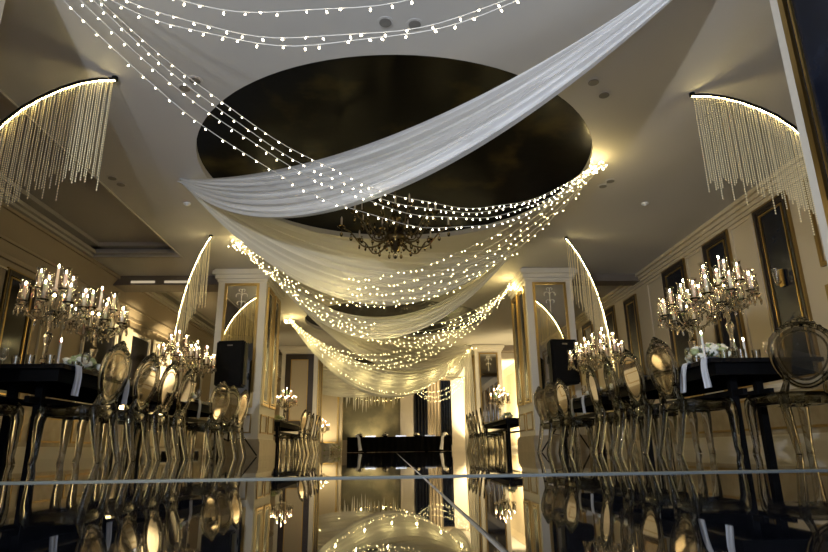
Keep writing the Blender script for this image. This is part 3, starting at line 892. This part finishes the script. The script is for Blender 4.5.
# ------------------------------------------------------------------ dining groups
def taper(x, y, z, h, label, group=None):
    t = thing('taper_candle', label, 'candle', (x, y, z), 0, group)
    obj('holder', MB().lathe([(.035, 0), (.036, .006), (.010, .02), (.008, .05), (.018, .07), (.016, .085)], 12), 'crystal', t, smooth=40)
    obj('candle', MB().lathe([(.012, .07), (.010, h), (.003, h+.003)], 8), 'wax', t, smooth=40)
    obj('flame', MB().blob((0, 0, h+.018), .007, .007, .018, 6, 4), 'flame', t)
    return t
def dining(sgn, n):
    sd = SIDE[sgn]
    X = lambda v: sgn*v
    def tb(a, b): return tuple(sorted((X(a), X(b))))
    if n == 1:
        x0, x1 = tb(2.60, 3.55)
        table(x0, x1, 4.78, 7.45, 'long glossy black dining table ' + sd + ', laid with two candelabras', .36, .38)
        for q, y in enumerate((5.28, 5.94, 6.52, 7.12)):
            chair(X(2.66)+random.uniform(-.02, .02), y, (-PI/2 if sgn > 0 else PI/2) + random.uniform(-.10, .10) - sgn*.10, ORD[q] + ' smoky ghost chair from the head chair along long table ' + sd, 'aisle chairs, long table ' + sd)
        chair(X(3.15), 4.69 if sgn > 0 else 4.64, .0, 'smoky ghost chair at the head of the long table ' + sd, None)
        if sgn < 0:
            candelabra(-3.08, 5.34, .76, .2, 'tall crystal candelabra among glasses at the head of long table ' + sd, None)
            candelabra(-3.05, 6.12, .76, .7, 'crystal candelabra behind the white flowers on the long table ' + sd, None)
            taper(-3.10, 5.60, .76, .32, 'white taper candle in glass holder beside the flowers by the uplit wall')
            flowers(-2.98, 5.78, .76, .17, 'white and green flower arrangement between candelabras ' + sd, 24, 3)
        else:
            candelabra(3.06, 5.22, .79, .5, 'tall crystal candelabra among glasses at the head of long table ' + sd, None)
            candelabra(3.05, 5.92, .72+.04, .1, 'crystal candelabra behind the white flowers on the long table ' + sd, None)
            taper(2.86, 5.36, .76, .30, 'single white taper candle in glass holder beside the flowers by the navy wall')
            taper(3.26, 5.38, .76, .24, 'short white taper candle in glass holder behind the flowers by the navy wall')
            flowers(3.02, 5.55, .76, .21, 'white and green flower arrangement between candelabras ' + sd, 38, 5)
        rnd = random.Random(n*10+sgn)
        for (gx, gy, k) in ((2.98, 4.98, 't'), (3.12, 5.02, 't'), (3.28, 4.98, 'w'), (3.40, 5.05, 't'), (2.84, 5.0, 't'), (2.80, 5.38, 't'), (2.82, 5.52, 'w'), (3.36, 5.22, 'w'), (2.82, 6.0, 'w'), (2.84, 6.45, 't'), (3.32, 5.9, 't')):
            gl(k, X(gx)+rnd.uniform(-.02, .02), gy+rnd.uniform(-.02, .02), .76, ('clear stemmed glass' if k == 'w' else 'clear tumbler') + ' standing on the long black table ' + sd, 'glasses on the long table ' + sd + (' with stems' if k == 'w' else ''))
        for (ny, sk) in (((4.86, .0), (5.20, .05)) if sgn > 0 else ((4.98, .0), (5.5, .0), (5.9, .0))):
            napkin(X(2.60), ny, .762, -sgn, 'white folded napkin hanging off the aisle edge of the long table ' + sd, 'napkins, long table ' + sd, skew=sk*3 if sgn > 0 else 0)
        if sgn > 0: napkin(2.60, 6.15, .762, -1, 'white folded napkin hanging off the aisle edge of the long table ' + sd, 'napkins, long table ' + sd)
    if n == 2:
        x0, x1 = tb(2.66, 3.5)
        table(x0, x1, 8.05, 10.15, 'glossy black dining table in front of the speaker ' + sd)
        for q, y in enumerate((8.52, 9.1, 9.66)):
            chair(X(2.62)+random.uniform(-.03, .03), y, (-PI/2 if sgn > 0 else PI/2) + random.uniform(-.15, .15) + sgn*.15, ORD[q] + ' smoky ghost chair from the head chair, speaker table ' + sd, 'aisle chairs, speaker table ' + sd)
        chair(X(3.08), 7.82, .05, 'smoky ghost chair at the head of the speaker table ' + sd, None)
        candelabra(X(3.06), 8.5, .76, .3, 'crystal candelabra near the head chair of the speaker table ' + sd, 'candelabras, speaker table ' + sd)
        candelabra(X(3.05), 9.3, .76, .9, 'crystal candelabra nearer the speaker on the speaker table ' + sd, 'candelabras, speaker table ' + sd)
        flowers(X(3.03), 8.9, .76, .13, 'small white flower arrangement on the table before the speaker ' + sd, 20, 8+sgn)
        for (gx, gy, k) in ((2.84, 8.4, 't'), (2.84, 8.9, 'w'), (2.96, 8.22, 't'), (3.2, 8.24, 'w'), (2.84, 9.4, 't')):
            gl(k, X(gx), gy, .76, ('clear stemmed glass' if k == 'w' else 'clear tumbler') + ' on the black table before the speaker ' + sd, 'glasses, speaker table ' + sd + (' with stems' if k == 'w' else ''))
        for ny in (8.35, 8.9):
            napkin(X(2.66), ny, .762, -sgn, 'white napkin hanging off the black table before the speaker ' + sd, 'napkins, speaker table ' + sd)
    if n == 3:
        x0, x1 = tb(2.55, 3.4)
        table(x0, x1, 14.1, 17.8, 'glossy black dining table beyond the mirrored pillar ' + sd)
        for q, y in enumerate((14.5, 15.2, 15.9, 16.6, 17.3)):
            chair(X(2.36), y, (-PI/2 if sgn > 0 else PI/2) + random.uniform(-.15, .15), ORD[q] + ' smoky ghost chair from the mirrored pillar, far table ' + sd, 'chairs beyond the pillar ' + sd)
        candelabra(X(2.92), 16.6, .76, .3, 'lit crystal candelabra on the table beyond the mirrored pillar ' + sd, None, 9)
        flowers(X(2.92), 15.6, .76, .15, 'flower arrangement on the table beyond the mirrored pillar ' + sd, 18, 12+sgn)
for sgn in (-1, 1):
    for n in (1, 2, 3): dining(sgn, n)
# low flower bank with candelabra by the cream pier
pd = obj('flower_plinth', MB().box(-.35, .35, -.3, .3, 0, .35).box(-.4, .4, -.35, .35, .35, .39), 'cream_white', None, (-3.0, 26.0, 0))
tag(pd, 'low white plinth carrying a candelabra before the cream pier', 'plinth')
candelabra(-3.0, 26.0, .39, .2, 'small lit candelabra on the low white plinth', None, 9)
flowers(-2.5, 25.4, 0.0, .36, 'bank of greenery on the floor before the low white plinth', 40, 31)

# ------------------------------------------------------------------ loudspeakers on tripods
def speaker(x, y, z, rot, side):
    t = thing('speaker_stand', 'black tripod speaker stand before the mirrored pillar ' + side, 'stand', (x, y, 0))
    obj('pole', MB().tube([(0, 0, .25), (0, 0, z)], .018, 8), 'black', t, smooth=60)
    obj('collar', MB().lathe([(.03, .55), (.035, .58), (.03, .64)], 10), 'black', t)
    obj('top_plate', MB().box(-.09, .09, -.09, .09, z-.02, z), 'black', t)
    for k in range(3):
        a = 2*PI*k/3 + .4
        obj('leg', MB().tube([(.03*math.cos(a), .03*math.sin(a), .62), (.5*math.cos(a), .5*math.sin(a), .012)], .013, 6), 'black', t)
        obj('brace', MB().tube([(.02*math.cos(a), .02*math.sin(a), .27), (.26*math.cos(a), .26*math.sin(a), .316)], .008, 5), 'black', t)
    s = thing('loudspeaker', 'black loudspeaker on the tripod before the mirrored pillar ' + side, 'speaker', (x, y, z), rot)
    w, d, h = .26, .21, .80
    poly = [(-w, -d), (w, -d), (w*.94, -d*.2), (w*.66, d), (-w*.66, d), (-w*.94, -d*.2)]
    bm_ = bmesh.new(); me = MB().prism(poly, 0.001, h).mesh('cabinet'); bm_.from_mesh(me)
    bmesh.ops.bevel(bm_, geom=bm_.edges[:], offset=.025, segments=2, affect='EDGES'); bm_.to_mesh(me); bm_.free()
    obj('cabinet', me, 'black', s)
    obj('grille', MB().box(-w+.03, w-.03, -d-.012, -d-.001, .04, h-.04), 'grille', s)
    obj('badge', MB().box(-.05, .05, -d-.016, -d-.012, h-.10, h-.075), 'steel', s)
    obj('handle', MB().box(-w-.004, -w+.01, -.05, .03, .38, .52), 'black_gloss', s)
speaker(-2.86, 10.75, 1.18, -.12, SIDE[-1])
speaker(3.06, 10.75, 1.16, .12, SIDE[1])

# ------------------------------------------------------------------ buffet table before the end wall
t = thing('buffet_table', 'long buffet table with black floor-length cloth before the end wall', 'table', (.25, 29.5, 0))
obj('table_top', MB().box(-2.42, 2.42, -.4, .4, .66, .69), 'black_gloss', t)
b = MB()
for k in range(120):
    xa = -2.44+4.88*k/120; xb = -2.44+4.88*(k+1)/120
    ya = -.42-.015*math.sin(k*.9); yb = -.42-.015*math.sin((k+1)*.9)
    b.quad((xa, ya, .01), (xb, yb, .01), (xb, yb, .695), (xa, ya, .695))
b.box(-2.44, 2.44, -.405, .42, .69, .697); b.box(-2.44, -2.42, -.42, .42, .01, .69); b.box(2.42, 2.44, -.42, .42, .01, .69)
obj('skirt', b, 'black_cloth', t)
for k, x in enumerate((-1.75, -1.25, -.55, .2, .95, 1.6, 2.3)):
    if k % 2 == 0:
        o = thing('chafing_dish', 'domed metal dish on the black buffet table', 'dish', (x+.25-.1, 29.45, .697), 0, 'domed dishes on the buffet')
        obj('dish', MB().lathe([(.08, 0), (.10, .02), (.16, .05), (.17, .07), (.1, .07)], 16), 'steel', o, smooth=40)
        obj('lid', MB().lathe([(.165, .072), (.15, .12), (.09, .17), (.01, .19)], 16), 'steel', o, smooth=60)
        obj('knob', MB().blob((0, 0, .2), .02, .02, .02), 'black', o)
    else:
        o = thing('serving_tray', 'flat metal serving tray on the black buffet table', 'tray', (x+.25-.1, 29.45, .697), 0, 'flat trays on the buffet')
        obj('plate', MB().box(-.25, .25, -.16, .16, .0, .02).box(-.25, .25, -.16, -.14, .02, .06).box(-.25, .25, .14, .16, .02, .06), 'steel', o)
        obj('foods', MB().box(-.2, .2, -.12, .12, .02, .045), 'ivory', o)
for (x, s) in ((-1.75, 1), (2.52, -1)):
    b = MB()
    pts = [(0, 0, 0), (s*.10, -.02, .02), (s*.17, -.03, -.10), (s*.19, -.03, -.35), (s*.24, -.03, -.66)]
    b.tube(pts, [.05, .06, .06, .07, .09], 8, flat=.35)
    o = obj('table_ribbon', b, 'napkin', None, (x-.05, 29.02, .74), smooth=60)
    tag(o, 'white cloth ribbon falling over the front of the black buffet', 'ribbon', 'ribbons on the buffet')
# icicle garland before the mural
t = thing('icicle_garland', 'white garland of hanging icicles before the mural', 'garland', (0, 27.6, 0))
gp_ = [(-2.3+2.7*k/24, 0, 2.62-.28*4*(k/24)*(1-k/24)+.22*(k/24)) for k in range(25)]
obj('cord', MB().tube(gp_, .02, 5), 'frost', t)
ic = MB().tube([(0, 0, 0), (0, 0, -.5), (0, 0, -1)], [.035, .025, .004], 5).mesh('icicle', 60); ic.materials.append(MATS['petal'])
rnd = random.Random(4)
for k in range(30):
    i = min(23, int(k/30*24)); p = gp_[i]
    o = obj('icicle', ic, None, t, (p[0]+rnd.uniform(-.05, .05), p[1]+rnd.uniform(-.1, .1), p[2])); o.scale = (1, 1, rnd.uniform(.3, .75))
for k in range(2):
    obj('support_cord', MB().tube([(gp_[0][0] if k == 0 else gp_[-1][0], 0, gp_[0][2] if k == 0 else gp_[-1][2]), (gp_[0][0] if k == 0 else gp_[-1][0], 0, CZ)], .006, 4), 'frost', t)

# ------------------------------------------------------------------ ceiling fittings
dl = [(-.06, 4.41), (.2, 4.43), (2.08, 5.27), (2.27, 5.5), (3.09, 7.62), (3.04, 7.79), (-2.15, 5.43), (-2.0, 5.29), (-3.84, 7.56), (-3.81, 7.76)]
rim = MB().lathe([(.075, -.006), (.075, -.001)], 18).mesh('rim'); rim.materials.append(MATS['ceiling_paint'])
lens = MB().lathe([(.055, -.012), (.055, -.006)], 16).mesh('lens'); lens.materials.append(MATS['dark_lens'])
for (x, y) in dl:
    t = thing('recessed_downlight', 'small dark unlit downlight set in the pale ceiling', 'downlight', (x, y, CZ), 0, 'unlit ceiling downlights')
    obj('rim', rim, None, t); obj('lens', lens, None, t)
for (x, y, lb) in ((-3.11, 8.42, 'white smoke detector on the ceiling by the drape tie'), (3.91, 8.41, 'white smoke detector on the ceiling by the navy wall')):
    t = thing('smoke_detector', lb, 'detector', (x, y, CZ))
    obj('base', MB().lathe([(.05, -.025), (.055, -.001)], 16), 'white_plastic', t); obj('sensor', MB().lathe([(.02, -.045), (.03, -.025)], 12), 'white_plastic', t)
# sconce shape added to stand for a reflection in the navy panel
t = thing('wall_sconce', 'small pale glass sconce on a tall navy panel', 'sconce', (XR-.03, 7.78, 2.3))
obj('back_plate', MB().box(-.02, 0.0, -.05, .05, -.12, .12), 'gold', t)
obj('shade', MB().lathe([(.02, -.10), (.04, .0), (.055, .13)], 12, (-.08, 0, 0), caps=False), 'clear_glass', t, smooth=60)
obj('arm', MB().tube([(-.02, 0, -.05), (-.08, 0, -.10)], .012, 6), 'gold', t)

# ------------------------------------------------------------------ assumed uplights along the left wall, added ones in the far room
def uplight(x, y, tx, ty, tz, e, ang, label, col=WARM2):
    t = thing('uplight', label, 'uplight', (x, y, 0), 0, 'floor uplights')
    obj('housing', MB().lathe([(.07, 0), (.075, .01), (.06, .11), (.065, .12)], 14), 'black', t)
    obj('lens', MB().lathe([(.05, .121), (.05, .126)], 12), 'vent_light', t)
    spot('uplight_beam', (x, y, .16), (tx, ty, tz), e, col, ang)
for y in (13.68, 15.85):  # assumed, unseen fixtures for the light on these curtains
    uplight(XL+1.2, y, XL, y, 1.75, 1900, 44, 'black floor uplight washing the pale curtain between dark windows')
for (y0, y1) in ((13.4, 13.95), (15.2, 16.6)):
    b = pleats(y0, y1, 0, .25, 2.86, 5, .03)
    b.v = [(XL+.10-p[1], p[0], p[2]) for p in b.v]
    o = obj('wall_curtain', b, 'curtain_pale', smooth=60)
    tag(o, ('narrow' if y1 < 15 else 'wide') + ' pale uplit curtain hanging between dark windows', 'curtain')
for (x, y, tx, ty, e) in ((4.9, 19.2, 5.4, 20.6, 500), (4.6, 25.5, 5.4, 27.5, 2600), (4.3, 29.6, 4.6, 31, 1000), (3.25, 20.5, 2.72, 21.1, 110), (-3.3, 26.95, -2.8, 28.0, 160), (1.6, 30.3, 1.3, 31, 60), (-1.4, 30.3, -1.4, 31, 110), (-2.95, 18.9, -3.2, 21.2, 120)):  # unseen uplights added to brighten the far walls, pillar and drape tail
    uplight(x, y, tx, ty, 2.6, e, 110, 'black floor uplight in the far part of the hall')
# assumed, unseen stage spotlights behind the camera, with added housings and stands
for (sx, sy, sz, tx, ty, tz, en, an), lb in zip(ASSUMED_SPOTS, ('black stage spotlight on a stand near the pillar where strands start', 'low blue stage spotlight on a short stand in the aisle')):
    t = thing('stage_spotlight', lb, 'spotlight', (sx, sy, 0))
    d = (Vector((tx, ty, tz))-Vector((sx, sy, sz))).normalized(); c = Vector((0, 0, sz))
    obj('housing', MB().tube([tuple(c-d*.26), tuple(c-d*.02), tuple(c+d*.06)], [.06, .09, .10], 12), 'black', t)
    obj('pole', MB().tube([(0, 0, .2), (0, 0, sz-.09)], .015, 6), 'black', t)
    for k in range(3):
        a = 2*PI*k/3+.5
        obj('leg', MB().tube([(0, 0, sz*.4), (.35*math.cos(a), .35*math.sin(a), .01)], .012, 6), 'black', t)
